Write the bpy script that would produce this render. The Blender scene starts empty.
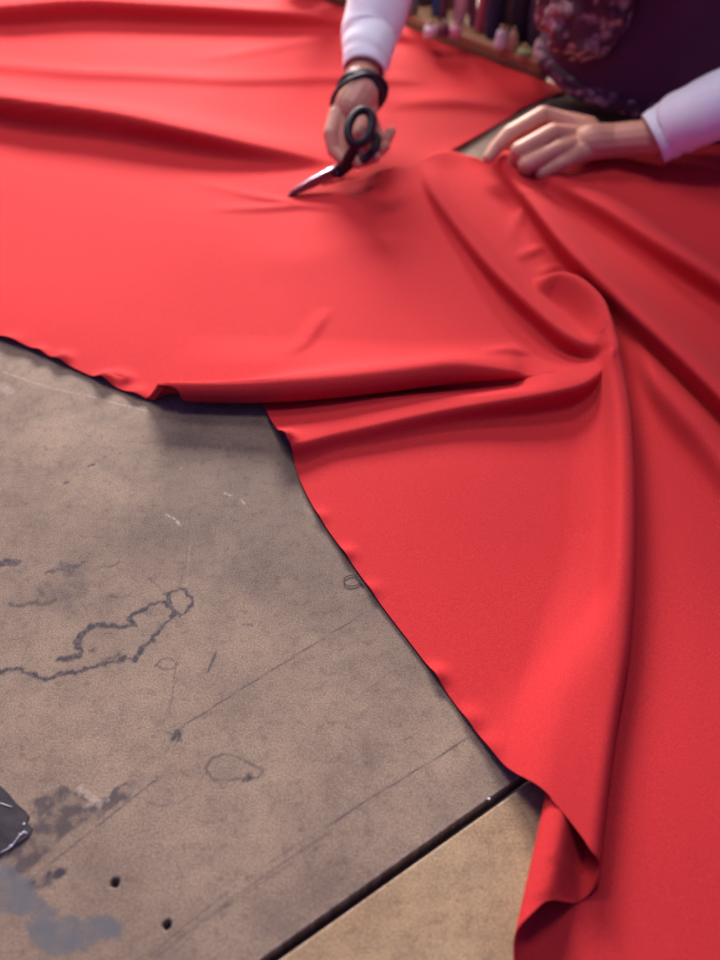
import bpy, math, random
import numpy as np
from mathutils import Vector, Matrix

# ------------------------------------------------------------------ basics
F_PX, PITCH, CAM_H = 942.0, 46.0, 0.62      # tabletop is z = 0, metres
_p = math.radians(PITCH)
scene = bpy.context.scene
COL = scene.collection


def at(px, py, z=0.0):
    """point at height z above the tabletop seen at that place of the photograph"""
    u = (px - 360) / F_PX
    v = (480 - py) / F_PX
    d = (u, math.cos(_p) + v * math.sin(_p), -math.sin(_p) + v * math.cos(_p))
    t = (z - CAM_H) / d[2]
    return Vector((d[0] * t, d[1] * t, z))


def lin(c):
    c = c / 255.0
    return c / 12.92 if c <= 0.04045 else ((c + 0.055) / 1.055) ** 2.4


def rgb(r, g, b):
    return (lin(r), lin(g), lin(b), 1.0)


def smooth(a, b, x):
    t = np.clip((x - a) / (b - a), 0, 1)
    return t * t * (3 - 2 * t)


def catmull(pts, n):
    P = np.array(pts, float)
    P = np.vstack([2 * P[0] - P[1], P, 2 * P[-1] - P[-2]])
    out = []
    m = len(P) - 3
    for k in range(n):
        s = k / (n - 1) * m
        i = min(int(s), m - 1)
        t = s - i
        a, b, c, d = P[i], P[i + 1], P[i + 2], P[i + 3]
        out.append(0.5 * (2 * b + (c - a) * t + (2 * a - 5 * b + 4 * c - d) * t * t + (3 * b - a - 3 * c + d) * t ** 3))
    return np.array(out)


# ------------------------------------------------------------------ materials
def new_mat(name):
    m = bpy.data.materials.new(name)
    m.use_nodes = True
    nt = m.node_tree
    b = nt.nodes['Principled BSDF']
    return m, nt, b


def simple(name, col, rough=0.6, metal=0.0, noise=0.0, nscale=40.0, bump=0.0, bscale=200.0, sheen=0.0, sss=0.0, spec=0.5):
    m, nt, b = new_mat(name)
    b.inputs['Base Color'].default_value = col
    b.inputs['Roughness'].default_value = rough
    b.inputs['Metallic'].default_value = metal
    b.inputs['Specular IOR Level'].default_value = spec
    b.inputs['Sheen Weight'].default_value = sheen
    if sss:
        b.inputs['Subsurface Weight'].default_value = sss
        b.inputs['Subsurface Radius'].default_value = (0.012, 0.005, 0.003)
        b.inputs['Subsurface Scale'].default_value = 0.5
    tc = nt.nodes.new('ShaderNodeTexCoord')
    if noise:
        n = nt.nodes.new('ShaderNodeTexNoise')
        n.inputs['Scale'].default_value = nscale
        n.inputs['Detail'].default_value = 6
        nt.links.new(tc.outputs['Object'], n.inputs['Vector'])
        r = nt.nodes.new('ShaderNodeMapRange')
        r.inputs['From Min'].default_value = 0.3
        r.inputs['From Max'].default_value = 0.7
        r.inputs['To Min'].default_value = 1 - noise
        r.inputs['To Max'].default_value = 1 + noise
        nt.links.new(n.outputs['Fac'], r.inputs['Value'])
        mx = nt.nodes.new('ShaderNodeVectorMath')
        mx.operation = 'SCALE'
        mx.inputs[0].default_value = col[:3]
        nt.links.new(r.outputs['Result'], mx.inputs['Scale'])
        nt.links.new(mx.outputs['Vector'], b.inputs['Base Color'])
    if bump:
        n2 = nt.nodes.new('ShaderNodeTexNoise')
        n2.inputs['Scale'].default_value = bscale
        n2.inputs['Detail'].default_value = 4
        nt.links.new(tc.outputs['Object'], n2.inputs['Vector'])
        bp = nt.nodes.new('ShaderNodeBump')
        bp.inputs['Strength'].default_value = bump
        bp.inputs['Distance'].default_value = 0.001
        nt.links.new(n2.outputs['Fac'], bp.inputs['Height'])
        nt.links.new(bp.outputs['Normal'], b.inputs['Normal'])
    return m


def wood(name, c1, c2, scale=6.0, rough=0.5, axis='X'):
    m, nt, b = new_mat(name)
    tc = nt.nodes.new('ShaderNodeTexCoord')
    mp = nt.nodes.new('ShaderNodeMapping')
    mp.inputs['Scale'].default_value = (1, 12, 12) if axis == 'X' else ((12, 1, 12) if axis == 'Y' else (12, 12, 1))
    n = nt.nodes.new('ShaderNodeTexNoise')
    n.inputs['Scale'].default_value = scale
    n.inputs['Detail'].default_value = 8
    n.inputs['Distortion'].default_value = 0.6
    cr = nt.nodes.new('ShaderNodeValToRGB')
    cr.color_ramp.elements[0].position = 0.3
    cr.color_ramp.elements[0].color = c1
    cr.color_ramp.elements[1].position = 0.7
    cr.color_ramp.elements[1].color = c2
    nt.links.new(tc.outputs['Object'], mp.inputs['Vector'])
    nt.links.new(mp.outputs['Vector'], n.inputs['Vector'])
    nt.links.new(n.outputs['Fac'], cr.inputs['Fac'])
    nt.links.new(cr.outputs['Color'], b.inputs['Base Color'])
    b.inputs['Roughness'].default_value = rough
    return m


def cloth_material():
    m, nt, b = new_mat('red_wool')
    L = nt.links.new
    tc = nt.nodes.new('ShaderNodeTexCoord')
    n = nt.nodes.new('ShaderNodeTexNoise')
    n.inputs['Scale'].default_value = 900
    n.inputs['Detail'].default_value = 3
    L(tc.outputs['Object'], n.inputs['Vector'])
    n3 = nt.nodes.new('ShaderNodeTexNoise')
    n3.inputs['Scale'].default_value = 7
    n3.inputs['Detail'].default_value = 3
    L(tc.outputs['Object'], n3.inputs['Vector'])
    cr = nt.nodes.new('ShaderNodeValToRGB')
    cr.color_ramp.elements[0].position = 0.25
    cr.color_ramp.elements[0].color = (0.46, 0.023, 0.027, 1)
    cr.color_ramp.elements[1].position = 0.75
    cr.color_ramp.elements[1].color = (0.64, 0.039, 0.043, 1)
    L(n.outputs['Fac'], cr.inputs['Fac'])
    mx = nt.nodes.new('ShaderNodeMix')
    mx.data_type = 'RGBA'
    mx.blend_type = 'MULTIPLY'
    r = nt.nodes.new('ShaderNodeMapRange')
    r.inputs['To Min'].default_value = 0.93
    r.inputs['To Max'].default_value = 1.05
    L(n3.outputs['Fac'], r.inputs['Value'])
    mx.inputs[0].default_value = 1.0
    L(cr.outputs['Color'], mx.inputs[6])
    L(r.outputs['Result'], mx.inputs[7])
    L(mx.outputs[2], b.inputs['Base Color'])
    b.inputs['Roughness'].default_value = 0.85
    b.inputs['Specular IOR Level'].default_value = 0.08
    b.inputs['Sheen Weight'].default_value = 0.05
    b.inputs['Sheen Roughness'].default_value = 0.45
    b.inputs['Sheen Tint'].default_value = (1.0, 0.45, 0.42, 1)
    bp = nt.nodes.new('ShaderNodeBump')
    bp.inputs['Strength'].default_value = 0.25
    bp.inputs['Distance'].default_value = 0.0006
    L(n.outputs['Fac'], bp.inputs['Height'])
    L(bp.outputs['Normal'], b.inputs['Normal'])
    return m


def table_material(name, base1, base2):
    """hardboard; the marks attribute carries r = dark stain, and shade painted in holes and on board sides, g = grey-blue paint, b = pale scratch"""
    m, nt, b = new_mat(name)
    L = nt.links.new
    tc = nt.nodes.new('ShaderNodeTexCoord')

    def noise(scale, detail, rough=0.6):
        n = nt.nodes.new('ShaderNodeTexNoise')
        n.inputs['Scale'].default_value = scale
        n.inputs['Detail'].default_value = detail
        n.inputs['Roughness'].default_value = rough
        L(tc.outputs['Object'], n.inputs['Vector'])
        return n.outputs['Fac']

    def mix(fac, a, bb, blend='MIX'):
        x = nt.nodes.new('ShaderNodeMix')
        x.data_type = 'RGBA'
        x.blend_type = blend
        for s, v in ((x.inputs[0], fac), (x.inputs[6], a), (x.inputs[7], bb)):
            if hasattr(v, 'is_output'):
                L(v, s)
            else:
                s.default_value = v
        return x.outputs[2]

    def ramp(src, p0, p1):
        r = nt.nodes.new('ShaderNodeMapRange')
        r.inputs['From Min'].default_value = p0
        r.inputs['From Max'].default_value = p1
        L(src, r.inputs['Value'])
        return r.outputs['Result']
    c = mix(ramp(noise(5, 5), 0.35, 0.65), base1, base2)
    c = mix(ramp(noise(720, 2, 0.6), 0.38, 0.64), mix(1.0, c, (0.74, 0.73, 0.74, 1), 'MULTIPLY'), mix(1.0, c, (1.22, 1.20, 1.16, 1), 'MULTIPLY'))
    c = mix(ramp(noise(24, 7, 0.8), 0.44, 0.66), mix(1.0, c, (1.14, 1.11, 1.05, 1), 'MULTIPLY'), mix(1.0, c, (0.84, 0.83, 0.83, 1), 'MULTIPLY'))
    c = mix(ramp(noise(110, 8, 0.75), 0.52, 0.66), c, mix(1.0, c, (0.72, 0.69, 0.68, 1), 'MULTIPLY'))
    at_ = nt.nodes.new('ShaderNodeAttribute')
    at_.attribute_name = 'marks'
    sp = nt.nodes.new('ShaderNodeSeparateColor')
    L(at_.outputs['Color'], sp.inputs['Color'])
    c = mix(sp.outputs['Red'], c, (0.050, 0.040, 0.050, 1))
    c = mix(sp.outputs['Green'], c, (0.118, 0.118, 0.130, 1))
    c = mix(sp.outputs['Blue'], c, (0.50, 0.42, 0.36, 1))
    L(c, b.inputs['Base Color'])
    b.inputs['Roughness'].default_value = 0.75
    b.inputs['Specular IOR Level'].default_value = 0.2
    bp = nt.nodes.new('ShaderNodeBump')
    bp.inputs['Strength'].default_value = 0.25
    bp.inputs['Distance'].default_value = 0.0008
    L(noise(500, 5, 0.7), bp.inputs['Height'])
    L(bp.outputs['Normal'], b.inputs['Normal'])
    return m


# ------------------------------------------------------------------ object helpers
def mesh_obj(name, verts, faces, mat, parent=None, smooth_=True):
    me = bpy.data.meshes.new(name)
    me.from_pydata([tuple(v) for v in verts], [], [tuple(f) for f in faces])
    me.update()
    if mat:
        me.materials.append(mat)
    if smooth_:
        me.polygons.foreach_set('use_smooth', [True] * len(me.polygons))
    o = bpy.data.objects.new(name, me)
    COL.objects.link(o)
    o.parent = parent
    return o


def tag(o, label=None, cat=None, group=None, kind=None):
    if label: o['label'] = label
    if cat: o['category'] = cat
    if group: o['group'] = group
    if kind: o['kind'] = kind
    return o


def empty(name, loc=(0, 0, 0), rz=0.0):
    o = bpy.data.objects.new(name, None)
    o.empty_display_size = 0.05
    COL.objects.link(o)
    o.location = loc
    o.rotation_euler = (0, 0, rz)
    return o


class MB:
    def __init__(s):
        s.v, s.f = [], []

    def add(s, v, f):
        n = len(s.v)
        s.v += [tuple(q) for q in v]
        s.f += [tuple(i + n for i in q) for q in f]
        return s

    def box(s, a, b, M=None):
        x0, y0, z0 = a
        x1, y1, z1 = b
        v = [Vector(q) for q in ((x0, y0, z0), (x1, y0, z0), (x1, y1, z0), (x0, y1, z0), (x0, y0, z1), (x1, y0, z1), (x1, y1, z1), (x0, y1, z1))]
        if M: v = [M @ q for q in v]
        return s.add(v, ((0, 3, 2, 1), (4, 5, 6, 7), (0, 1, 5, 4), (1, 2, 6, 5), (2, 3, 7, 6), (3, 0, 4, 7)))

    def lathe(s, prof, n=24, M=None, z_axis=True):
        v, f = [], []
        for r, z in prof:
            for k in range(n):
                a = 2 * math.pi * k / n
                v.append(Vector((r * math.cos(a), r * math.sin(a), z)))
        m = len(prof)
        for i in range(m - 1):
            for k in range(n):
                k2 = (k + 1) % n
                f.append((i * n + k, i * n + k2, (i + 1) * n + k2, (i + 1) * n + k))
        f.append(tuple(range(n - 1, -1, -1)))
        f.append(tuple((m - 1) * n + k for k in range(n)))
        if M: v = [M @ q for q in v]
        return s.add(v, f)

    def tube(s, pts, rad, n=10, closed=False, flat=1.0, up=None):
        pts = [Vector(p) for p in pts]
        m = len(pts)
        if not hasattr(rad, '__len__'): rad = [rad] * m
        v, f = [], []
        prev = Vector(up) if up else None
        for i, p in enumerate(pts):
            if closed:
                t = pts[(i + 1) % m] - pts[i - 1]
            else:
                t = pts[min(i + 1, m - 1)] - pts[max(i - 1, 0)]
            t.normalize()
            if prev is None:
                prev = t.orthogonal()
            nrm = (prev - t * prev.dot(t))
            nrm.normalize()
            if not up: prev = nrm
            bi = t.cross(nrm)
            for k in range(n):
                a = 2 * math.pi * k / n
                v.append(p + nrm * math.cos(a) * rad[i] * flat + bi * math.sin(a) * rad[i])
        for i in range(m if closed else m - 1):
            j = (i + 1) % m
            for k in range(n):
                k2 = (k + 1) % n
                f.append((i * n + k, i * n + k2, j * n + k2, j * n + k))
        if not closed:
            f.append(tuple(range(n - 1, -1, -1)))
            f.append(tuple((m - 1) * n + k for k in range(n)))
        return s.add(v, f)

    def prism(s, outline, z0, z1, M=None):
        n = len(outline)
        v = [Vector((x, y, z0)) for x, y in outline] + [Vector((x, y, z1)) for x, y in outline]
        f = [tuple(range(n - 1, -1, -1)), tuple(range(n, 2 * n))]
        for i in range(n):
            j = (i + 1) % n
            f.append((i, j, n + j, n + i))
        if M: v = [M @ q for q in v]
        return s.add(v, f)

    def build(s, name, mat, parent=None, bevel=0.0, sm=True, world=False):
        o = mesh_obj(name, s.v, s.f, mat, parent, sm)
        if bevel:
            b = o.modifiers.new('bevel', 'BEVEL')
            b.width = bevel
            b.segments = 3
            b.limit_method = 'ANGLE'
            b.angle_limit = math.radians(40)
        return o


#@@CLOTH
# ------------------------------------------------------------------ the red cloth
def plan(pts, z=0.0):
    return np.array([[*at(q[0], q[1], q[2] if len(q) > 2 else z)[:2]] for q in pts])


def curve_of(pts, key, val, z=0.0):
    """interpolation table from plan points: value as a function of key (0 = x, 1 = y)"""
    P = plan(pts, z)
    o = np.argsort(P[:, key])
    K, V = P[o, key], P[o, val]
    # refine with a catmull spline for smoothness
    C = catmull(P[o], 160)
    C = C[np.argsort(C[:, key])]
    K, V = C[:, key], C[:, val]
    s0 = (V[3] - V[0]) / (K[3] - K[0])
    s1 = (V[-1] - V[-4]) / (K[-1] - K[-4])

    def f(x):
        x = np.asarray(x, float)
        r = np.interp(x, K, V)
        r = np.where(x < K[0], V[0] + (x - K[0]) * s0, r)
        return np.where(x > K[-1], V[-1] + (x - K[-1]) * s1, r)
    f.lo, f.hi = K[0], K[-1]
    return f


X = lambda px, py=400, z=0.0: at(px, py, z)[0]
Y = lambda px, py, z=0.0: at(px, py, z)[1]

# long roll (right contour F1, hidden left fold F2) as x(y)
F1 = curve_of([(588, 1010, .012), (596.5, 872, .012), (611, 750, .013), (627, 650, .014), (633, 560, .015), (633, 470, .015), (628, 410, .014), (614, 350, .012), (600, 312, .010)], 1, 0)
F2 = curve_of([(500, 1000, .009), (514, 935, .009), (541, 812, .008), (574, 650, .004), (600, 560, .003), (615, 470, .003), (618, 410, .003)], 1, 0)
yF_end, yF_full = Y(597, 300), Y(618, 390)
xB_end = X(548, 376)
xB_s = X(185, 403, .01)


def f12(y):
    a = F1(y)
    b = F2(y)
    k = smooth(yF_end, yF_full, y)           # 1 near, 0 beyond the knot
    d = np.maximum(a - b, 0.022) * k
    # beyond the knot the fold line stays where it ended
    return a, a - d, k


# horizontal fold: near contour as y(x)
yB_ = curve_of([(150, 404, .011), (185, 403, .011), (260, 405, .011), (330, 403, .010), (400, 397, .009), (470, 388, .007), (545, 377, .004)], 0, 1)
_ybe = float(yB_(xB_end))


def yB(x):
    return np.where(x < xB_end, yB_(np.minimum(x, xB_end)), _ybe + 0 * x)


def hB(x):
    return smooth(X(150, 402), X(170, 398), x) * (0.0200 + 0.004 * smooth(xB_s, xB_s + 0.10, x)) * (1 - smooth(xB_end - 0.12, xB_end + 0.01, x))


def dB(x):
    return 0.045 * (1 - smooth(xB_s + 0.05, xB_end, x))


# slit cut by the scissors
xS = X(322, 187)
sLow = curve_of([(200, 207), (300, 193), (330, 183, .006), (370, 172, .010), (410, 162, .010), (450, 153, .010), (475, 153, .018), (490, 153, .024), (520, 150, .018), (560, 143, .012), (600, 142, .012), (640, 142, .012), (720, 140, .010), (800, 138, .010)], 0, 1)
sUp = curve_of([(322, 187), (360, 182), (400, 174), (447, 157), (500, 125), (545, 100), (575, 92), (600, 85)], 0, 1)
_fa, _fb = at(430, 39), at(551, 84)


def yFar(x):
    return _fa.y + (x - _fa.x) * (_fb.y - _fa.y) / (_fb.x - _fa.x) - 0.004


# cut edge on the left
e1 = curve_of([(-260, 245), (-120, 296), (0, 340), (30, 351), (55, 362), (75, 371), (100, 382), (125, 393), (148, 401), (157, 395, .014), (166, 387, .023), (175, 393, .020), (182, 401, .014)], 1, 0)     # upper layer
e3 = curve_of([(240, 375), (262, 405), (273, 425), (290, 452), (300, 482), (318, 517), (345, 556), (360, 577), (385, 612), (418, 655), (440, 685), (470, 727), (510, 780), (545, 812, .004), (580, 848, .02)], 1, 0)
y_tip = Y(598, 874, .013)
_pts = [(Y(580, 848, .02), None)]


def ridge(pts, w_l, w_r, lean=0.0, n=44):
    """pts: (px, py, height). left/right are as seen walking from the first to the last point"""
    C = np.array([[*at(px, py, h)[:2], h] for px, py, h in pts])
    return dict(C=catmull(C, n), wl=w_l, wr=w_r, lean=lean)


RIDGES = [
    # fold running down-right from beside the hands into the knot
    ridge([(425, 168, 0), (440, 192, .012), (470, 228, .017), (510, 270, .023), (550, 307, .024), (580, 333, .023), (595, 351, .011), (603, 361, 0)], .016, .0115, -.7),
    # second long fold to the right edge
    ridge([(494, 158, .006), (520, 176, .016), (552, 203, .026), (587, 240, .032), (620, 270, .036), (662, 310, .037), (697, 342, .037), (740, 382, .036), (820, 460, .034), (900, 550, .018), (980, 650, 0)], .023, .0165, -.9),
    # third
    ridge([(535, 168, .010), (560, 178, .016), (618, 204, .024), (660, 229, .028), (696, 250, .032), (740, 278, .032), (840, 345, .028), (940, 420, .014), (1040, 500, 0)], .030, .018, -.8),
    # fourth, low and broad
    ridge([(612, 325, 0), (636, 352, .014), (663, 378, .022), (696, 412, .025), (722, 443, .024), (760, 495, .022), (800, 560, .012), (840, 640, 0)], .024, .018, -.5),
    # crest under the horizontal fold, from the small arch on the edge to the knot
    ridge([(276, 440, .013), (290, 440, .014), (330, 432, .012), (370, 424, .013), (450, 406, .016), (530, 388, .022), (575, 377, .022), (595, 370, .010), (603, 368, 0)], .045, .012, -.6),
    # top of the roll curling back to the left
    ridge([(533, 290, 0), (546, 281, .012), (562, 276, .020), (579, 283, .026), (595, 300, .029), (603, 325, .023), (608, 350, .013), (611, 365, .008), (614, 381, .002), (617, 400, 0)], .014, .013, .1),
    # small puckers
    ridge([(512, 246, 0), (516, 226, .003), (526, 211, .005), (540, 205, .004), (552, 210, 0)], .009, .009, 0),
    ridge([(514, 262, 0), (524, 256, .003), (536, 250, .004), (546, 246, 0)], .009, .008, 0),
    ridge([(534, 284, 0), (545, 272, .003), (556, 268, .004), (570, 272, 0)], .008, .008, 0),
    # long folds on the far left half
    ridge([(-120, 80, .020), (0, 90, .037), (100, 105, .035), (200, 125, .030), (260, 141, .021), (330, 160, .005), (360, 168, 0)], .055, .018, -.7),
    ridge([(-120, 60, .006), (0, 67, .006), (100, 75, .007), (200, 80, .006), (340, 80, .006), (400, 82, .004), (430, 84, 0)], .03, .013, -.2),
    ridge([(-120, 2, .022), (0, 3, .030), (100, -2, .032), (200, 2, .030), (290, 9, .026), (345, 18, .018), (400, 32, .012), (440, 46, 0)], .05, .020, -.8),
    ridge([(180, 62, 0), (230, 56, .003), (300, 46, .003), (345, 40, 0)], .02, .015, 0),
    ridge([(385, 110, 0), (410, 103, .006), (460, 102, .008), (510, 108, .006), (545, 118, 0)], .035, .016, 0),
    # faint puckers
    ridge([(286, 362, 0), (304, 345, .003), (318, 325, .003), (330, 310, 0)], .012, .007, 0),
    ridge([(478, 362, 0), (500, 356, .004), (520, 355, .003), (540, 362, 0)], .012, .008, 0),
    ridge([(180, 180, 0), (240, 196, .002), (290, 205, .004), (310, 204, 0)], .012, .008, 0),
    ridge([(200, 214, 0), (260, 212, .003), (310, 208, .003), (350, 214, 0)], .012, .008, 0),
    ridge([(110, 372, 0), (126, 378, .004), (110, 383, .0)], .008, .008, 0),
    ridge([(240, 250, 0), (300, 262, .0015), (380, 240, 0)], .03, .03, 0),
]
# local lifts: (px, py, height, radius)
LIFTS = [(489, 160, .020, .022), (520, 172, .014, .030), (340, 178, .005, .020), (385, 172, .006, .030), (440, 160, .008, .03),
         (12, 346, .003, .012), (40, 356, .004, .008), (64, 362, .006, .010), (106, 382, .009, .010), (137, 396, .004, .010), (30, 350, .0, .01),
         (320, 519, .002, .008), (347, 556, .003, .008), (372, 592, .002, .008), (436, 678, .0045, .009), (285, 444, .008, .008), (470, 722, .003, .010), (490, 750, .002, .01),
         (600, 160, .008, .05), (660, 155, .006, .05)]


def ridge_field(P, r):
    C = r['C']
    A, B = C[:-1], C[1:]
    out = np.zeros(len(P))
    L = np.zeros((len(P), 2))
    lo = C[:, :2].min(0) - 0.16
    hi = C[:, :2].max(0) + 0.16
    idx = np.where((P[:, 0] > lo[0]) & (P[:, 0] < hi[0]) & (P[:, 1] > lo[1]) & (P[:, 1] < hi[1]))[0]
    if not len(idx): return out, L
    Q = P[idx]
    bd = np.full(len(Q), 1e9)
    bh = np.zeros(len(Q))
    bs = np.zeros(len(Q))
    bn = np.zeros((len(Q), 2))
    for a, b in zip(A, B):
        d = b[:2] - a[:2]
        l2 = d @ d
        if l2 < 1e-12: continue
        t = np.clip(((Q - a[:2]) @ d) / l2, 0, 1)
        c = a[:2] + t[:, None] * d
        v = Q - c
        dist = np.hypot(v[:, 0], v[:, 1])
        side = d[0] * v[:, 1] - d[1] * v[:, 0]
        m = dist < bd
        bd[m] = dist[m]
        bh[m] = (a[2] + t * (b[2] - a[2]))[m]
        bs[m] = side[m]
        n = np.array([d[1], -d[0]]) / math.sqrt(l2)      # points to the right
        bn[m] = n
    w = np.where(bs > 0, r['wl'], r['wr'])
    g = np.exp(-(bd / w) ** 2)
    out[idx] = bh * g
    L[idx] = bn * (bh * g * -r['lean'])[:, None]
    return out, L


def build_cloth():
    NU = 820
    u3_end = None
    u1_start = -0.17
    for _ in range(30):
        u1_start = float(e1(float(yB(np.array([u1_start]))[0])))
    R3, R2, R1, R0 = 360, 22, 210, 120
    rows, uu = [], []
    y_near = 0.045
    XMAX = 0.80

    def loop(q, a):
        """arc length from a fold line -> (plan distance, height sign part)"""
        a = np.maximum(a, 1e-5)
        th = np.minimum(q / a, math.pi / 2)
        return np.where(q < a * math.pi / 2, a * (1 - np.cos(th)), a + (q - a * math.pi / 2)), np.sin(th)

    def tip_table():
        rows_ = [(545, 812, .006, 1), (562, 827, .011, 1), (581, 845, .018, 1), (590, 857, .019, 1), (596, 870, .012, 0), (595, 881, .006, 2), (588, 896, .003, 2), (577, 904, .003, 2), (560, 908, .006, 2), (542, 911, .012, 2), (527, 921, .018, 2), (513, 938, .012, 4), (509, 955, .006, 3), (520, 1000, .002, 3), (560, 1060, .002, 3)]
        K, Vv = [], []
        g_ = math.pi / 2 - 1
        for px, py, z_, lay_ in rows_:
            p_ = at(px, py, z_)
            f1_, f2_, _k = f12(np.array([p_.y]))
            f1_, f2_ = float(f1_[0]), float(f2_[0])
            A1, A2 = .010, .0125
            UA_ = f1_ + A1 * g_
            UB_ = UA_ + (f1_ - f2_) + (A1 + A2) * g_
            def arc(pp, A_r):
                pp = max(pp, 0.0)
                return A_r * math.acos(1 - pp / A_r) if pp < A_r else pp + A_r * g_
            near2 = p_.x - f2_ < A2
            u_ = {1: UA_ - arc(f1_ - p_.x, A1), 0: UA_, 2: (UB_ - arc(p_.x - f2_, A2)) if near2 else (UA_ + arc(f1_ - p_.x, A1)), 4: UB_, 3: UB_ + A2 * g_ + (p_.x - f2_)}[lay_]
            K.append(p_.y); Vv.append(u_)
        C = catmull(list(zip(K, Vv)), 120)
        C = C[np.argsort(C[:, 0])]
        return lambda q: np.interp(q, C[:, 0], C[:, 1])
    tip_u = tip_table()
    layers = []
    for lay, n in ((3, R3), (2, R2), (1, R1), (0, R0)):
        for k in range(n):
            layers.append((lay, k / (n - 1)))
    V = np.zeros((len(layers), NU, 3))
    keep = np.ones((len(layers), NU), bool)
    frac = np.linspace(0, 1, NU)
    yt2 = Y(514, 940, .009)
    for i, (lay, t) in enumerate(layers):
        # iterate: row y depends on x, x on y
        U0 = np.full(NU, -0.5)
        x = np.linspace(-0.3, XMAX, NU)
        for it in range(6):
            a = np.maximum(hB(x) * 0.5, 1e-5)
            if lay == 3:
                y = y_near + t * (yB(x) + dB(x) - y_near)
                # crowd rows a bit towards the far end
            elif lay == 2:
                q = (1 - t) * (dB(x) + a * (math.pi / 2 - 1))
                p, s_ = loop(q, a)
                y = yB(x) + p
            elif lay == 1:
                S = sLow(x) - yB(x) + a * (math.pi / 2 - 1)
                tt = t ** 1.15
                p, s_ = loop(tt * S, a)
                y = yB(x) + p
            else:
                lo = sUp(x)
                lo = np.where(x < xS, sLow(x), lo)
                y = lo + t * (np.maximum(yFar(x), lo + 1e-4) - lo)
            f1, f2, kk = f12(y)
            # start of the row in rest coordinate
            y0 = y[0]
            if lay == 3:
                f10, f20 = float(f1[0]), float(f2[0])
                if y0 > Y(545, 812, .006):
                    u0 = float(e3(y0))
                else:
                    u0 = float(tip_u(y0))
            elif lay == 2:
                u0 = u3_end + (u1_start - u3_end) * t
            elif lay == 1:
                u0 = max(float(e1(y0)), -1.25)
            else:
                u0 = max(float(e1(y0)), -1.25)
            if lay == 3: u3_end = u0
            uA = max(0.12, u0 + 0.05)
            fa = 0.52
            U = np.where(frac < fa, u0 + (uA - u0) * frac / fa, uA + (XMAX + 0.16 - uA) * (frac - fa) / (1 - fa))
            # rest U -> plan x and loop heights
            h1 = 0.026 * smooth(yF_end - 0.0, yF_full, y) * kk
            h1 = (0.020 + 0.007 * smooth(0.33, 0.50, y)) * kk
            h2 = np.where(y < 0.5, 0.022 * (1 - smooth(0.22, 0.50, y)) + 0.003, 0.003) * kk
            a1 = np.maximum(h1 * 0.5, 1e-4)
            a2 = np.maximum(h2 * 0.5, 1e-4)
            g = math.pi / 2 - 1
            D = f1 - f2
            L1 = U < f1 + a1 * g * 0
            # layer A ends at U = f1 + a1*g ; layer B length D + (a1 + a2)*g ; then layer C
            UA = f1 + a1 * g
            UB = UA + D + (a1 + a2) * g
            pA, sA = loop(np.maximum(UA - U, 0), a1)
            xA = f1 - pA
            qB1, sB1 = loop(np.maximum(U - UA, 0), a1)
            qB2, sB2 = loop(np.maximum(UB - U, 0), a2)
            half = (U - UA) < (UB - UA) * 0.5
            xBm = np.where(half, f1 - qB1, f2 + qB2)
            pC, sC = loop(np.maximum(U - UB, 0), a2)
            xC = f2 + pC
            x_new = np.where(U < UA, xA, np.where(U < UB, xBm, xC))
            x = x_new if it == 0 else 0.5 * x + 0.5 * x_new
        x = x_new
        # heights of the long roll
        top2 = h2 + 0.002
        cov = smooth(-0.035, 0.004, x - f2)          # upper layer climbs over the hidden fold
        baseA = (top2 + 0.002) * cov * kk
        bw = 0.009 + 0.048 * (1 - smooth(0.30, 0.47, y))
        zA = np.where(pA < a1, a1 + 0.004 + a1 * sA, baseA + (2 * a1 + 0.004 - baseA) * np.exp(-((np.maximum(pA - a1, 0)) / bw) ** 2))
        zlowB = 0.004
        zB_near1 = np.where(qB1 < a1, a1 + 0.004 - a1 * sB1, zlowB)
        zB_2 = a2 + 0.002 + a2 * sB2
        zB_2 = np.where(qB2 > a2, 2 * a2 + 0.002, zB_2)
        w = smooth(0.25, 0.75, (U - UA) / np.maximum(UB - UA, 1e-6))
        zBm = np.where(qB1 < a1, zB_near1, np.where(qB2 < a2, zB_2, zlowB + (2 * a2 + .002 - zlowB) * 0.5 * (1 + np.cos(math.pi * np.clip((qB2 - a2) / np.maximum(D - a1 * .7 - a2, 1e-4), 0, 1)))))
        zC = np.where(pC < a2, a2 + 0.002 - a2 * sC, 0.002)
        z = np.where(U < UA, zA * kk, np.where(U < UB, zBm * kk, zC * kk)) + 0.0015
        top = (U < UA)
        # heights of the horizontal fold
        hb = hB(x)
        kb = smooth(0.0, 0.008, hb)
        bwB = 0.007 + 0.026 * smooth(xB_s, xB_s + 0.16, x)
        if lay == 3:
            back = yB(x) + dB(x)
            z = z
            damp = 1 - kb * (1 - smooth(0.0, 0.03, back - y))
        elif lay == 2:
            z = np.where(p < a, 0.007 + a - a * s_, 0.0065 - 0.004 * smooth(0, 1, (p - a) / np.maximum(dB(x), 1e-4))) * kb + z
            damp = 1 - kb
        elif lay == 1:
            base_ = 0.0055 * smooth(X(150, 402), X(250, 402), x) * (1 - smooth(0.02, 0.08, p - dB(x)))
            zz = np.where(p < a, 0.007 + a + a * s_, base_ + (2 * a + 0.007 - base_) * np.exp(-(np.maximum(p - a, 0) / bwB) ** 2))
            z = zz * kb + z
            damp = 1 - kb * (1 - smooth(0.0, 0.03, p))
        else:
            damp = np.ones(NU)
        V[i, :, 0] = x
        V[i, :, 1] = y
        V[i, :, 2] = z
        keepA = np.where(U < UA, 1.0, 1 - smooth(0, .5, kk) * (1 - smooth(0.012, 0.04, x - f1) * (U > UB)))
        # ridges
        P = V[i, :, :2].copy()
        dz = np.zeros(NU)
        dl = np.zeros((NU, 2))
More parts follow.
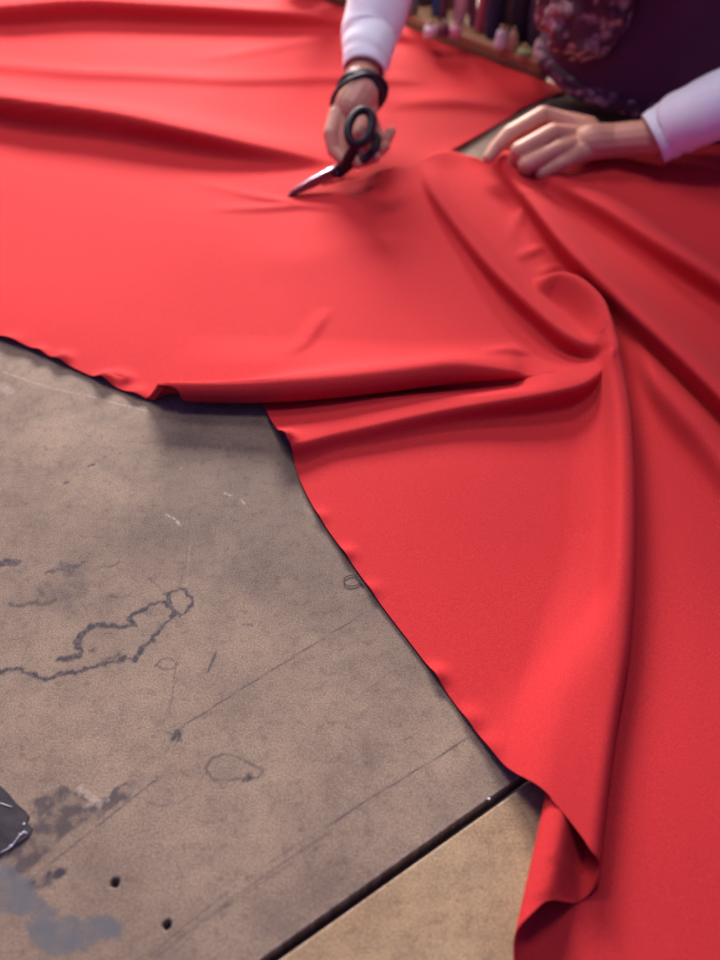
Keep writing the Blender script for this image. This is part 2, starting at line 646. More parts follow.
        for ri, r in enumerate(RIDGES):
            f, l = ridge_field(P, r)
            if ri == 4:
                gate = 1.0 if lay == 3 else smooth(xB_end - 0.035, xB_end - 0.005, x)
                f, l = f * gate, l * (gate if lay == 3 else gate[:, None])
            dz = np.maximum(dz, f) * 0.75 + (dz + f) * 0.25
            dl += l
        for li, (px, py, h, rr) in enumerate(LIFTS):
            c = at(px, py)
            if lay == 0 and li in (0, 1, 3, 4): continue
            d2 = ((P[:, 0] - c.x) ** 2 + (P[:, 1] - c.y) ** 2) / rr ** 2
            dz += h * np.exp(-d2)
        near_f = np.clip(keepA, 0, 1)
        dmp = damp * near_f
        V[i, :, 2] += dz * dmp
        V[i, :, :2] += dl * dmp[:, None]
        if lay == 0:
            keep[i] = (yFar(x) > sUp(x) + 0.003) | (x < xS)
    return layers, V, keep


layers, CV, keep = build_cloth()
# gentle overall unevenness
nR, nU = CV.shape[:2]
xx, yy = CV[..., 0], CV[..., 1]
CV[..., 2] += (0.0012 * (1 + np.sin(17 * xx + 9 * yy + 1.0)) * (1 + np.sin(-8 * xx + 13 * yy))) * smooth(0, 0.02, CV[..., 2] * 0 + 0.02)
me = bpy.data.meshes.new('red_cloth')
idx = np.arange(nR * nU).reshape(nR, nU)
quads = []
for i in range(nR - 1):
    a, b = layers[i], layers[i + 1]
    ok = keep[i, :-1] & keep[i, 1:] & keep[i + 1, :-1] & keep[i + 1, 1:]
    if a[0] == 1 and b[0] == 0:
        continue                       # the slit; left of the scissors the next band joins on directly
    lowrow = idx[i]
    if a[0] == 0 and layers[i - 1][0] == 1:
        lowrow = np.where(CV[i, :, 0] < xS, idx[i - 1], idx[i])
    q = np.stack([lowrow[:-1], lowrow[1:], idx[i + 1, 1:], idx[i + 1, :-1]], 1)[ok]
    quads.append(q)
Q = np.concatenate(quads)
me.vertices.add(nR * nU)
me.vertices.foreach_set('co', CV.reshape(-1))
me.loops.add(len(Q) * 4)
me.loops.foreach_set('vertex_index', Q.reshape(-1).astype(np.int32))
me.polygons.add(len(Q))
me.polygons.foreach_set('loop_start', (np.arange(len(Q)) * 4).astype(np.int32))
me.polygons.foreach_set('use_smooth', np.ones(len(Q), bool))
me.update(calc_edges=True)
me.validate()
import bmesh
bm = bmesh.new()
bm.from_mesh(me)
bmesh.ops.delete(bm, geom=[v for v in bm.verts if not v.link_faces], context='VERTS')
bmesh.ops.remove_doubles(bm, verts=bm.verts, dist=6e-5)
bm.to_mesh(me)
bm.free()
me.polygons.foreach_set('use_smooth', np.ones(len(me.polygons), bool))
me.materials.append(cloth_material())
cloth = bpy.data.objects.new('red_cloth', me)
COL.objects.link(cloth)
tag(cloth, 'large red woollen cloth with long folds, spread over the grey cutting table', 'fabric')
so = cloth.modifiers.new('thickness', 'SOLIDIFY')
so.thickness = 0.0011
so.offset = 1.0
#@@TABLE
# ------------------------------------------------------------------ cutting table
T_DARK, T_LIGHT = rgb(118, 103, 98), rgb(150, 133, 124)
table = empty('cutting_table', (0, 0, -0.9))
tag(table, 'large work table with stained grey hardboard top under the red cloth', 'table')
g0, g1 = at(270, 960), at(510, 790)
gd = (g1 - g0).normalized()          # direction of the joint between the two boards
gn = Vector((-gd.y, gd.x, 0))        # towards the far-left board


def sd_poly(P, pts):
    """distance to a polyline (plan)"""
    bd = np.full(len(P), 1e9)
    for a, b in zip(pts[:-1], pts[1:]):
        d = b - a
        l2 = max(d @ d, 1e-12)
        t = np.clip(((P - a) @ d) / l2, 0, 1)
        v = P - a - t[:, None] * d
        bd = np.minimum(bd, np.hypot(v[:, 0], v[:, 1]))
    return bd


def in_poly(P, pts):
    c = np.zeros(len(P), bool)
    n = len(pts)
    for i in range(n):
        x0, y0 = pts[i]
        x1, y1 = pts[(i + 1) % n]
        if y0 == y1: continue
        m = ((y0 > P[:, 1]) != (y1 > P[:, 1])) & (P[:, 0] < (x1 - x0) * (P[:, 1] - y0) / (y1 - y0) + x0)
        c ^= m
    return c


rng = np.random.RandomState(4)
_T = rng.rand(256, 256)


def vnoise(x, y):
    xi, yi = np.floor(x).astype(int), np.floor(y).astype(int)
    fx, fy = x - xi, y - yi
    fx, fy = fx * fx * (3 - 2 * fx), fy * fy * (3 - 2 * fy)
    g = lambda a, b: _T[a % 256, b % 256]
    return (g(xi, yi) * (1 - fx) + g(xi + 1, yi) * fx) * (1 - fy) + (g(xi, yi + 1) * (1 - fx) + g(xi + 1, yi + 1) * fx) * fy


def fbm(x, y, n=4):
    s, a, t = 0, 0.5, 0
    for k in range(n):
        s = s + a * vnoise(x * 2 ** k + 17 * k, y * 2 ** k + 5 * k)
        t += a
        a *= 0.55
    return s / t


DARK_LINES = [  # (points, half width m, strength)
    ([(0, 672), (18, 668), (32, 675), (47, 679), (60, 673), (75, 672), (92, 668), (105, 664), (118, 661), (128, 658), (137, 659), (142, 648), (150, 641), (158, 632), (166, 622), (176, 613)], .0022, .8),
    ([(60, 658), (78, 656), (80, 652), (76, 644), (79, 636), (86, 628), (97, 624), (110, 625), (124, 627), (136, 625), (129, 620), (133, 614), (143, 610), (150, 605), (158, 603), (166, 603)], .0026, .85),
    ([(166, 603), (172, 611), (180, 616), (188, 610), (194, 606), (193, 599), (187, 597), (185, 590), (179, 591), (172, 592), (166, 595), (170, 604)], .0018, .8),
    ([(166, 594), (158, 586), (149, 578)], .0011, .5),
    ([(0, 563), (8, 560), (16, 562)], .0035, .7),
    ([(46, 572), (60, 570), (68, 566), (78, 568), (84, 564)], .002, .6),
    ([(60, 566), (66, 568), (70, 572)], .005, .5),
    ([(12, 602), (24, 604), (36, 602), (46, 604), (56, 600)], .002, .55),
    ([(96, 568), (110, 566), (122, 562)], .0013, .35),
    ([(108, 595), (118, 597), (128, 596)], .0013, .4),
    ([(90, 650), (97, 648)], .0018, .6), ([(110, 658), (120, 656)], .002, .6),
    ([(155, 666), (162, 659), (170, 658), (178, 664), (172, 669), (162, 669), (156, 664)], .0012, .5),
    ([(176, 662), (173, 690), (169, 716)], .0008, .5),
    ([(208, 672), (212, 662), (217, 650)], .0012, .6),
    ([(178, 592), (186, 560), (190, 520)], .0006, .25),
    ([(172, 738), (178, 732), (177, 740)], .002, .7),
    ([(152, 736), (160, 730), (172, 734), (178, 742), (174, 746)], .0010, .45),
    ([(206, 768), (212, 758), (224, 754), (238, 757), (250, 764), (264, 770), (258, 778), (244, 778), (230, 780), (214, 780), (207, 772), (206, 766)], .0012, .5),
    ([(244, 780), (250, 777)], .002, .7),
    ([(146, 802), (160, 806), (178, 803), (190, 795)], .0010, .35),
    ([(88, 612), (82, 604)], .001, .3),
    ([(245, 625), (252, 626)], .0018, .6), ([(90, 466), (95, 465)], .002, .7), ([(66, 483), (70, 481)], .0015, .6), ([(40, 590), (44, 594)], .002, .5),
    # scribed lines along the boards
    ([(363, 614), (300, 653), (240, 690), (180, 728)], .0008, .55),
    ([(470, 737), (430, 762), (384, 790), (335, 822)], .0008, .65),
    ([(470, 737), (380, 792), (290, 850), (230, 890), (180, 930), (150, 956)], .0008, .4),
    ([(320, 846), (250, 890), (200, 925), (176, 952)], .0007, .3),
    ([(155, 958), (210, 915), (270, 872), (330, 832)], .0012, .3),
    ([(30, 880), (80, 840), (130, 800), (158, 778)], .0009, .55),
    ([(440, 655), (390, 672), (355, 700)], .0006, .25),
]
DARK_PATCH = [
    ([(28, 802), (55, 790), (62, 788), (82, 800), (98, 806), (118, 792), (134, 782), (130, 796), (106, 812), (92, 822), (76, 826), (50, 848), (32, 866), (12, 876), (6, 862), (20, 836), (36, 818)], .62),
    ([(30, 884), (46, 874), (58, 868), (66, 867), (66, 872), (56, 878), (44, 884), (32, 887)], .9),
    ([(420, 560), (440, 540), (452, 556), (440, 580)], .0),
    ([(62, 566), (82, 575), (86, 600), (62, 612), (38, 600), (42, 582)], .22),
    ([(180, 812), (240, 792), (262, 812), (230, 834)], .10),
]
BLUE_PATCH = [
    ([(-20, 866), (4, 866), (26, 878), (34, 884), (36, 896), (48, 908), (56, 914), (40, 920), (10, 912), (-20, 912)], .85),
    ([(30, 924), (60, 920), (84, 918), (104, 914), (120, 922), (118, 934), (96, 944), (70, 952), (52, 956), (36, 944), (30, 932)], .9),
]
PALE = [
    ([(4, 372), (50, 388), (90, 396), (118, 404), (148, 411)], .0011, .40),
    ([(100, 388), (125, 398)], .0007, .3),
    ([(2, 386), (10, 392)], .007, .25),
    ([(165, 514), (175, 519)], .0010, .6), ([(177, 521), (180, 525)], .0014, .6), ([(224, 493), (232, 496)], .0012, .45), ([(241, 500), (245, 504)], .0014, .45),
    ([(181, 468), (181, 469)], .0010, 1.0),
    ([(80, 788), (92, 798), (100, 804)], .0034, .35),
    ([(84, 806), (108, 800)], .0018, .35),
    ([(180, 845), (150, 840), (120, 872)], .0009, .12),
    ([(190, 545), (186, 590)], .0006, .2),
]
HOLES = [(115, 883, .0030), (167, 925, .0030)]


def board(name, lo_s, hi_s, lo_n, hi_n, mat, fine, parent):
    """board in (s along the joint, n across it) coordinates; fine rows where it shows"""
    def axis(lo, hi, f0, f1, step):
        a = np.arange(max(lo, f0), min(hi, f1), step)
        pre = np.linspace(lo, f0, 8)[:-1] if lo < f0 else np.array([])
        post = np.linspace(f1, hi, 12)[1:] if hi > f1 else np.array([])
        end = [min(hi, f1)]
        return np.concatenate([pre, a, end, post])
    S = axis(lo_s, hi_s, fine[0], fine[1], fine[4])
    N = axis(lo_n, hi_n, fine[2], fine[3], fine[4])
    S = S[np.concatenate([[True], np.diff(S) > 1e-6])]
    N = N[np.concatenate([[True], np.diff(N) > 1e-6])]
    ss, nn = np.meshgrid(S, N)
    if hi_n > 0.5:      # the far edge of the table runs along the bench
        e0, e1_ = sn(_fa), sn(_fb)
        lim = e0[1] + (ss - e0[0]) * (e1_[1] - e0[1]) / (e1_[0] - e0[0])
        nn = nn * np.minimum(1.0, lim / N[-1]) if False else np.where(nn > 0.6, 0.6 + (nn - 0.6) * (np.clip(lim, .62, 1.62) - 0.6) / (N[-1] - 0.6), nn)
    P = np.stack([g0.x + ss * gd.x + nn * gn.x, g0.y + ss * gd.y + nn * gn.y], -1).reshape(-1, 2)
    wob = 0.004
    wob = 0.0045
    W = P + np.stack([(fbm(P[:, 0] * 230 + 9, P[:, 1] * 230) - .5) * .0052, (fbm(P[:, 0] * 230 + 70, P[:, 1] * 230) - .5) * .0052], 1) + np.stack([(fbm(P[:, 0] * 60, P[:, 1] * 60) - .5) * wob * 1.6, (fbm(P[:, 0] * 60 + 40, P[:, 1] * 60) - .5) * wob * 1.6], 1)
    fr = fbm(P[:, 0] * 140, P[:, 1] * 140)
    fr2 = fbm(P[:, 0] * 500, P[:, 1] * 500, 3)
    r = np.zeros(len(P)); g = np.zeros(len(P)); b = np.zeros(len(P))
    z = np.zeros(len(P))
    for pts, w, st in DARK_LINES:
        straight = w < .00125
        Q = (P if straight else W)
        d = sd_poly(Q, plan(pts))
        ww = w * (1.0 if straight else 1.35)
        k = min(1.0, st * 1.25) * (1 - smooth(ww * 0.3, ww * (1.0 + 0.9 * (fr - .5)), d)) * (0.6 + 0.5 * smooth(.3, .6, fr2 if not straight else fr))
        r = np.maximum(r, np.clip(k, 0, 1))
    for pts, st in DARK_PATCH:
        pl = plan(pts)
        ins = in_poly(W, pl)
        d = sd_poly(W, np.vstack([pl, pl[:1]]))
        k = np.where(ins, 1, 1 - smooth(0, .003, d))
        k = k * st * (0.3 + 1.0 * smooth(.3, .65, fr))
        r = np.maximum(r, np.clip(k, 0, 1))
    for pts, st in BLUE_PATCH:
        pl = plan(pts)
        ins = in_poly(W, pl)
        d = sd_poly(W, np.vstack([pl, pl[:1]]))
        k = np.where(ins, smooth(0, .002, d) * .25 + .75, 1 - smooth(0, .0025, d))
        g = np.maximum(g, np.clip(k * st * (0.75 + 0.3 * smooth(.3, .7, fr)), 0, 1))
    for pts, w, st in PALE:
        d = sd_poly(P, plan(pts))
        b = np.maximum(b, st * (1 - smooth(w * .3, w, d)) * (0.4 + 0.8 * smooth(.35, .6, fr2)))
    for hx, hy, hr in HOLES:
        c = at(hx, hy)
        d = np.hypot(P[:, 0] - c.x, P[:, 1] - c.y)
        z -= 0.007 * (1 - smooth(hr * .55, hr, d))
        r = np.maximum(r, 0.9 * (1 - smooth(hr * .5, hr * 1.5, d)))  # shade inside the holes is painted in as dark colour too
    # chipped lip along the joint
    lip = np.minimum(np.abs(nn.reshape(-1) - lo_n), np.abs(nn.reshape(-1) - hi_n))
    b = np.maximum(b, .35 * (1 - smooth(.0003, .0022, lip)) * smooth(.4, .6, fr2))
    n_s, n_n = len(S), len(N)
    top = np.concatenate([P, z[:, None] + 0.9], 1)
    bot = top.copy(); bot[:, 2] = 0.9 - 0.018
    I = np.arange(n_s * n_n).reshape(n_n, n_s)
    q = np.stack([I[:-1, :-1], I[:-1, 1:], I[1:, 1:], I[1:, :-1]], -1).reshape(-1, 4)
    ring = np.concatenate([I[0, :], I[1:, -1], I[-1, -2::-1], I[-2:0:-1, 0]])
    nb = len(P)
    skirt = top[ring].copy(); skirt[:, 2] = 0.9 - 0.018
    verts = np.concatenate([top, skirt])
    m = len(ring)
    sk = [(ring[(k + 1) % m], ring[k], nb + k, nb + (k + 1) % m) for k in range(m)]
    faces = [tuple(int(v) for v in f) for f in q] + [tuple(int(v) for v in f) for f in sk]
    faces.append(tuple(nb + k for k in range(m - 1, -1, -1)))
    o = mesh_obj(name, verts, faces, mat, parent, True)
    me = o.data
    colr = np.ones((len(verts), 4), np.float32)
    colr[:nb, 0], colr[:nb, 1], colr[:nb, 2] = r, g, b
    colr[nb:, :3] = (.85, 0, 0)  # board sides painted dark, so the open joint looks shaded
    at_ = me.color_attributes.new('marks', 'FLOAT_COLOR', 'POINT')
    at_.data.foreach_set('color', colr.reshape(-1))
    sm = np.ones(len(me.polygons), bool)
    sm[len(q):] = False
    me.polygons.foreach_set('use_smooth', sm)
    return o


m_board = table_material('grey_hardboard', rgb(112, 96, 88), rgb(147, 128, 113))
m_board2 = table_material('tan_hardboard', rgb(134, 110, 88), rgb(172, 147, 118))
# far edge of the table is the line through _fa, _fb; the near and side edges lie outside the frame
fd = (_fb - _fa).normalized()
def sn(p):
    d = Vector((p[0], p[1], 0)) - Vector((g0.x, g0.y, 0))
    return d.dot(gd), d.dot(gn)
board_far = board('table_board', -0.75, 1.02, 0.0034, 1.62, m_board, (-0.42, 0.36, 0.003, 0.66, 0.0012), table)
board_near = board('table_board', -0.75, 1.02, -0.55, -0.0034, m_board2, (-0.02, 0.36, -0.20, -0.003, 0.0012), table)
#@@PERSON
# ------------------------------------------------------------------ the person cutting the cloth
V3 = Vector


def capsule_chain(mb, pts, n=14):
    """pts: (Vector, radius); closed tapered tube with round ends, spheres at the joints"""
    for (a, ra), (b, rb) in zip(pts[:-1], pts[1:]):
        d = (b - a)
        L = d.length
        d.normalize()
        seq, rad = [], []
        for k in range(5):
            t = math.pi / 2 * k / 5
            seq.append(a - d * ra * math.cos(t)); rad.append(max(ra * math.sin(t), ra * 0.02))
        for k in range(4):
            seq.append(a + d * L * k / 3.0); rad.append(ra + (rb - ra) * k / 3.0)
        for k in range(1, 6):
            t = math.pi / 2 * k / 5
            seq.append(b + d * rb * math.sin(t)); rad.append(max(rb * math.cos(t), rb * 0.02))
        mb.tube(seq, rad, n)


def ellipsoid(mb, c, r, M=None, n=20):
    prof = [(max(math.sin(math.pi * k / 12), 0.01), -math.cos(math.pi * k / 12)) for k in range(13)]
    R = Matrix.Translation(c) @ (M or Matrix.Identity(4)) @ Matrix.Diagonal((r[0], r[1], r[2], 1))
    mb.lathe(prof, n, R)


def melt(mb, voxel, smooth_n=4):
    """union of overlapping closed shapes as one smooth skin"""
    me_ = bpy.data.meshes.new('tmp')
    me_.from_pydata(mb.v, [], mb.f)
    o = bpy.data.objects.new('tmp', me_)
    COL.objects.link(o)
    r = o.modifiers.new('r', 'REMESH')
    r.mode = 'VOXEL'
    r.voxel_size = voxel
    s = o.modifiers.new('s', 'SMOOTH')
    s.factor = 0.5
    s.iterations = smooth_n
    dg = bpy.context.evaluated_depsgraph_get()
    e = o.evaluated_get(dg)
    m2 = e.to_mesh()
    v = [q.co.copy() for q in m2.vertices]
    f = [tuple(p.vertices) for p in m2.polygons]
    e.to_mesh_clear()
    bpy.data.objects.remove(o)
    bpy.data.meshes.remove(me_)
    return v, f


PB = V3((0.56, 1.47, -0.9))                       # where the person stands
person = empty('person', PB)
tag(person, 'person in dark plum top with white sleeves bending over the table, cutting the red cloth', 'person')


def pobj(name, v, f, mat, parent=None, sm=True):
    par = parent or person
    off = PB if par is person else V3((0, 0, 0))
    base = PB
    o = mesh_obj(name, [V3(q) - base for q in v], f, mat, par, sm)
    return o


face_d = V3((-0.45, -0.89, 0)).normalized()
acr = V3((0.89, -0.45, 0)).normalized()           # towards the person's left arm
m_skin = simple('skin', rgb(208, 146, 124), 0.5, noise=0.10, nscale=30, bump=0.2, bscale=150, sss=0.12)
m_sleeve = simple('white_knit', rgb(246, 244, 250), 0.9, noise=0.03, nscale=60, bump=0.5, bscale=300, sheen=0.2)
m_plum = simple('plum_cloth', rgb(92, 46, 72), 0.9, noise=0.12, nscale=12, bump=0.3, bscale=200)
m_dark = simple('dark_trousers', rgb(40, 36, 50), 0.85, noise=0.1, nscale=20, bump=0.3)
m_black = simple('black_plastic', rgb(32, 22, 34), 0.6, spec=.3)
m_strap = simple('black_leather', rgb(36, 28, 42), 0.6, bump=0.4, bscale=120)
m_hair = simple('brown_hair', rgb(70, 45, 38), 0.6, noise=0.3, nscale=25, bump=0.8, bscale=60)
m_steel = simple('brushed_steel', rgb(150, 140, 160), 0.28, metal=0.9, noise=0.1, nscale=30)
m_eye = simple('eye_white', rgb(235, 232, 228), 0.3)
m_iris = simple('iris_brown', rgb(60, 40, 30), 0.3)
m_lip = simple('lip_tone', rgb(176, 104, 98), 0.5)
m_shoe = simple('shoe_leather', rgb(30, 28, 32), 0.5)

# --- hands (fine) ---
A_ = lambda px, py, z: at(px, py, z)
rh = MB()
Wr = A_(362, 76, .088)
# palm / back of the right hand
rk = [A_(337, 116, .070), A_(342, 110, .074), A_(352, 108, .070), A_(362, 110, .062)]
capsule_chain(rh, [(A_(370, 30, .123), .018), (A_(366, 60, .100), .0235), (Wr, .0225), (A_(359, 96, .083), .026), (A_(352, 108, .075), .024)])
for k in rk:
    capsule_chain(rh, [(A_(361, 86, .085), .019), (k, .0125)])
# index along the outer side of the handle, bent towards the blades
capsule_chain(rh, [(rk[0], .0120), (A_(331, 134, .058), .0105), (A_(334, 150, .043), .0095), (A_(343, 160, .036), .0080)])
capsule_chain(rh, [(rk[1], .0120), (A_(339, 138, .052), .0105), (A_(343, 156, .036), .0095), (A_(357, 163, .030), .0080)])
# middle, ring, little finger curl under the handle and come up on the other side
capsule_chain(rh, [(rk[2], .0120), (A_(350, 142, .040), .0105), (A_(363, 160, .024), .0095), (A_(375, 157, .030), .0080)])
capsule_chain(rh, [(rk[3], .0115), (A_(364, 140, .036), .0100), (A_(376, 153, .024), .0090), (A_(385, 146, .032), .0075)])
capsule_chain(rh, [(A_(368, 112, .058), .0110), (A_(376, 134, .034), .0090), (A_(386, 140, .028), .0080), (A_(391, 132, .036), .0068)])
# thumb leaves the side of the palm and passes through the ring
capsule_chain(rh, [(A_(367, 92, .080), .0150), (A_(369, 108, .070), .0125), (A_(362, 122, .066), .0108), (A_(359, 134, .064), .0088)])
hv, hf = melt(rh, 0.0015, 2)

lh = MB()
Wl = A_(612, 141, .036)
lk = [A_(543, 115, .058), A_(553, 132, .053), A_(558, 149, .043), A_(562, 163, .030)]
capsule_chain(lh, [(A_(690, 118, .078), .018), (A_(655, 137, .050), .0235), (Wl, .0225), (A_(592, 142, .038), .0235)])
for i, k in enumerate(lk):
    capsule_chain(lh, [(A_(598, 136 + i * 3, .034), .0165), (A_(574, 128 + i * 9, .041 - i * .004), .0145), (k, .0118 - i * .0006)])
capsule_chain(lh, [(lk[0], .0120), (A_(510, 134, .050), .0112), (A_(495, 149, .036), .0092), (A_(488, 158, .029), .0075)])
capsule_chain(lh, [(lk[1], .0112), (A_(519, 151, .043), .0114), (A_(514, 162, .026), .0092), (A_(526, 166, .015), .0080)])
capsule_chain(lh, [(lk[2], .0108), (A_(526, 165, .032), .0110), (A_(524, 173, .016), .0088), (A_(532, 174, .010), .0076)])
capsule_chain(lh, [(lk[3], .0096), (A_(541, 173, .020), .0090), (A_(538, 178, .010), .0076), (A_(548, 178, .006), .0066)])
# thumb, on the far side, pinching the cloth against the index
capsule_chain(lh, [(A_(588, 128, .034), .0160), (A_(553, 118, .026), .0130), (A_(520, 136, .020), .0108), (A_(496, 154, .020), .0084)])
lv, lf = melt(lh, 0.0015, 2)

# --- rest of the body (coarser) ---
bd = MB()
R_sh, L_sh = V3((.285, 1.50, .43)), V3((.605, 1.32, .40))
R_el, L_el = V3((.075, 1.455, .26)), V3((.570, 1.165, .165))
hip = V3((.56, 1.49, -.03))
chest = V3((.455, 1.42, .34))
neck0, neck1 = V3((.425, 1.385, .47)), V3((.395, 1.335, .53))
head = V3((.375, 1.275, .60))
capsule_chain(bd, [(R_sh, .052), (R_el, .036), (A_(374, 20, .130), .022), (A_(370, 30, .123), .018)])
capsule_chain(bd, [(L_sh, .052), (L_el, .036), (A_(700, 113, .085), .022), (A_(690, 118, .078), .016)])
capsule_chain(bd, [(R_sh - acr * -.02, .058), (chest + V3((0, 0, .06)), .075), (L_sh - acr * .02, .058)])
for s in (-1, 1):
    capsule_chain(bd, [(hip + acr * .07 * s + V3((.01, -.005, 0)), .105), (V3((.50, 1.455, .15)) + acr * .055 * s, .100), (chest + acr * .07 * s, .105)])
    capsule_chain(bd, [(hip + acr * .085 * s, .100), (V3((.585, 1.50, -.44)) + acr * .09 * s, .062), (V3((.60, 1.53, -.83)) + acr * .10 * s, .040)])
    capsule_chain(bd, [(V3((.60, 1.53, -.85)) + acr * .10 * s, .040), (V3((.60, 1.53, -.87)) + acr * .10 * s + face_d * .16, .026)])
capsule_chain(bd, [(neck0, .062), (neck1, .052), (head - face_d * .02, .055)])
bv, bf = melt(bd, 0.009, 3)

# head: tilted down towards the scissors
look = (V3((-.02, 1.15, .03)) - head).normalized()
up_ = (V3((0, 0, 1)) - look * look.z).normalized()
side_ = look.cross(up_).normalized()
HM = Matrix((side_, look, up_)).transposed().to_4x4()


def hp(x, y, z):
    return head + side_ * x + look * y + up_ * z


hd = MB()
ellipsoid(hd, hp(0, -.012, .030), (.074, .094, .086), HM)
ellipsoid(hd, hp(0, .022, -.035), (.056, .064, .072), HM)
ellipsoid(hd, hp(0, .058, -.085), (.026, .024, .022), HM)
capsule_chain(hd, [(hp(0, .086, .012), .0095), (hp(0, .104, -.022), .0135)], 10)
for s in (-1, 1):
    ellipsoid(hd, hp(s * .010, .096, -.026), (.009, .010, .008), HM)
    ellipsoid(hd, hp(s * .034, .060, -.022), (.024, .022, .022), HM)
    capsule_chain(hd, [(hp(s * .012, .082, .022), .008), (hp(s * .045, .066, .024), .007)], 10)
    ellipsoid(hd, hp(s * .077, -.005, -.008), (.007, .019, .031), HM)
for zz, rr in ((-.050, .0075), (-.061, .0085)):
    capsule_chain(hd, [(hp(-.020, .072, zz), rr * .6), (hp(0, .082, zz), rr), (hp(.020, .072, zz), rr * .6)], 10)
capsule_chain(hd, [(neck1, .052), (hp(0, -.02, -.05), .050)])
hdv, hdf = melt(hd, 0.0032, 3)

body = MB()
body.add(bv, bf).add(hv, hf).add(lv, lf).add(hdv, hdf)
pobj('body', body.v, body.f, m_skin)
for s in (-1, 1):
    e = MB(); ellipsoid(e, hp(s * .031, .074, .004), (.0125, .0115, .0105), HM, 14)
    eo = pobj('eye', e.v, e.f, m_eye)
    e = MB(); ellipsoid(e, hp(s * .031, .0835, .003), (.0055, .003, .0055), HM, 12)
    pobj('iris', e.v, e.f, m_iris, eo)
e = MB(); capsule_chain(e, [(hp(-.019, .0775, -.0555), .003), (hp(0, .0885, -.0545), .0045), (hp(.019, .0775, -.0555), .003)], 10)
pobj('mouth', e.v, e.f, m_lip)
hr = MB()
ellipsoid(hr, hp(0, -.030, .045), (.086, .094, .090), HM)
ellipsoid(hr, hp(0, -.060, -.01), (.078, .062, .080), HM)
ellipsoid(hr, hp(0, -.128, .055), (.036, .036, .036), HM)
for s in (-1, 1):
    ellipsoid(hr, hp(s * .066, -.018, .020), (.020, .050, .055), HM)
    capsule_chain(hr, [(hp(s * .01, .052, .088), .018), (hp(s * .056, .030, .060), .018), (hp(s * .074, .0, .0), .014)])
rv, rf = melt(hr, 0.004, 3)
pobj('hair', rv, rf, m_hair)


def loft(mb, rings, n=40, cap=True):
    """rings: (centre, axis a, axis b) closed loft"""
    v, f = [], []
    for c, a, b in rings:
        for k in range(n):
            t = 2 * math.pi * k / n
            v.append(c + a * math.cos(t) + b * math.sin(t))
    m = len(rings)
    for i in range(m - 1):
        for k in range(n):
            k2 = (k + 1) % n
            f.append((i * n + k, i * n + k2, (i + 1) * n + k2, (i + 1) * n + k))
    if cap:
        f.append(tuple(range(n - 1, -1, -1)))
        f.append(tuple((m - 1) * n + k for k in range(n)))
    mb.add(v, f)


def sleeve(name, pts, rad, flat_dir=None, crease=0.0009):
    """open-ended knitted sleeve with soft rings of creases and a turned-in cuff"""
    C = catmull([tuple(p) for p in pts], 64)
    Rr = np.interp(np.linspace(0, 1, 64), np.linspace(0, 1, len(rad)), rad)
    seq = [V3(c) for c in C]
    n = 30
    v, f = [], []
    prev = V3((0, 0, 1))
    for i, p in enumerate(seq):
        t = (seq[min(i + 1, 63)] - seq[max(i - 1, 0)]).normalized()
        nr = (prev - t * prev.dot(t)).normalized()
        bi = t.cross(nr)
        for k in range(n):
            a = 2 * math.pi * k / n
            w = crease * (math.sin(i * 0.9 + 2.0 * math.sin(a)) + 0.7 * math.sin(i * 0.47 + a * 2)) * (1 if 3 < i else 0.2)
            v.append(p + (nr * math.cos(a) + bi * math.sin(a)) * (Rr[i] + w))
    m = 64
    # inner wall at the cuff
    for j in range(6):
        i = j
        p = seq[i]
        t = (seq[i + 1] - seq[max(i - 1, 0)]).normalized()
        nr = (prev - t * prev.dot(t)).normalized()
        bi = t.cross(nr)
        for k in range(n):
            a = 2 * math.pi * k / n
            v.append(p + (nr * math.cos(a) + bi * math.sin(a)) * (Rr[i] - 0.0025))
    for i in range(m - 1):
        for k in range(n):
            k2 = (k + 1) % n
            f.append((i * n + k, i * n + k2, (i + 1) * n + k2, (i + 1) * n + k))
    b0 = m * n
    for k in range(n):
        k2 = (k + 1) % n
        f.append((k2, k, b0 + k, b0 + k2))
    for i in range(5):
        for k in range(n):
            k2 = (k + 1) % n
            f.append((b0 + i * n + k2, b0 + i * n + k, b0 + (i + 1) * n + k, b0 + (i + 1) * n + k2))
    f.append(tuple((m - 1) * n + k for k in range(n)))
    return pobj(name, v, f, m_sleeve)


sleeve('sleeve', [A_(364, 71, .093), A_(368, 50, .108), A_(374, 20, .130), R_el, R_el.lerp(R_sh, .5), R_sh, R_sh + acr * .06 + V3((0, 0, .004))], [.0285, .034, .041, .050, .058, .066, .066])
sleeve('sleeve', [A_(653, 139, .048), A_(672, 128, .062), A_(700, 113, .085), L_el, L_el.lerp(L_sh, .5), L_sh, L_sh - acr * .06 + V3((0, 0, .004))], [.034, .036, .039, .048, .056, .066, .066])

# dark plum top: hangs loose over the table edge
tp = MB()
hem_c = V3((.446, 1.398, .058))
rings = []
for c, ra, rb, tilt in [(hem_c + V3((.006, .006, .004)), .150, .106, 0), (hem_c, .178, .128, 0), (V3((.456, 1.406, .085)), .186, .134, 0), (V3((.470, 1.415, .14)), .186, .132, 0), (V3((.470, 1.420, .21)), .180, .124, 0),
                        (V3((.460, 1.415, .29)), .180, .120, 0), (V3((.452, 1.410, .37)), .186, .114, 0), (V3((.448, 1.405, .43)), .172, .090, 0), (V3((.438, 1.398, .47)), .090, .066, 0), (V3((.432, 1.392, .49)), .064, .058, 0)]:
    rings.append((c, acr * ra, -face_d * -rb * -1))
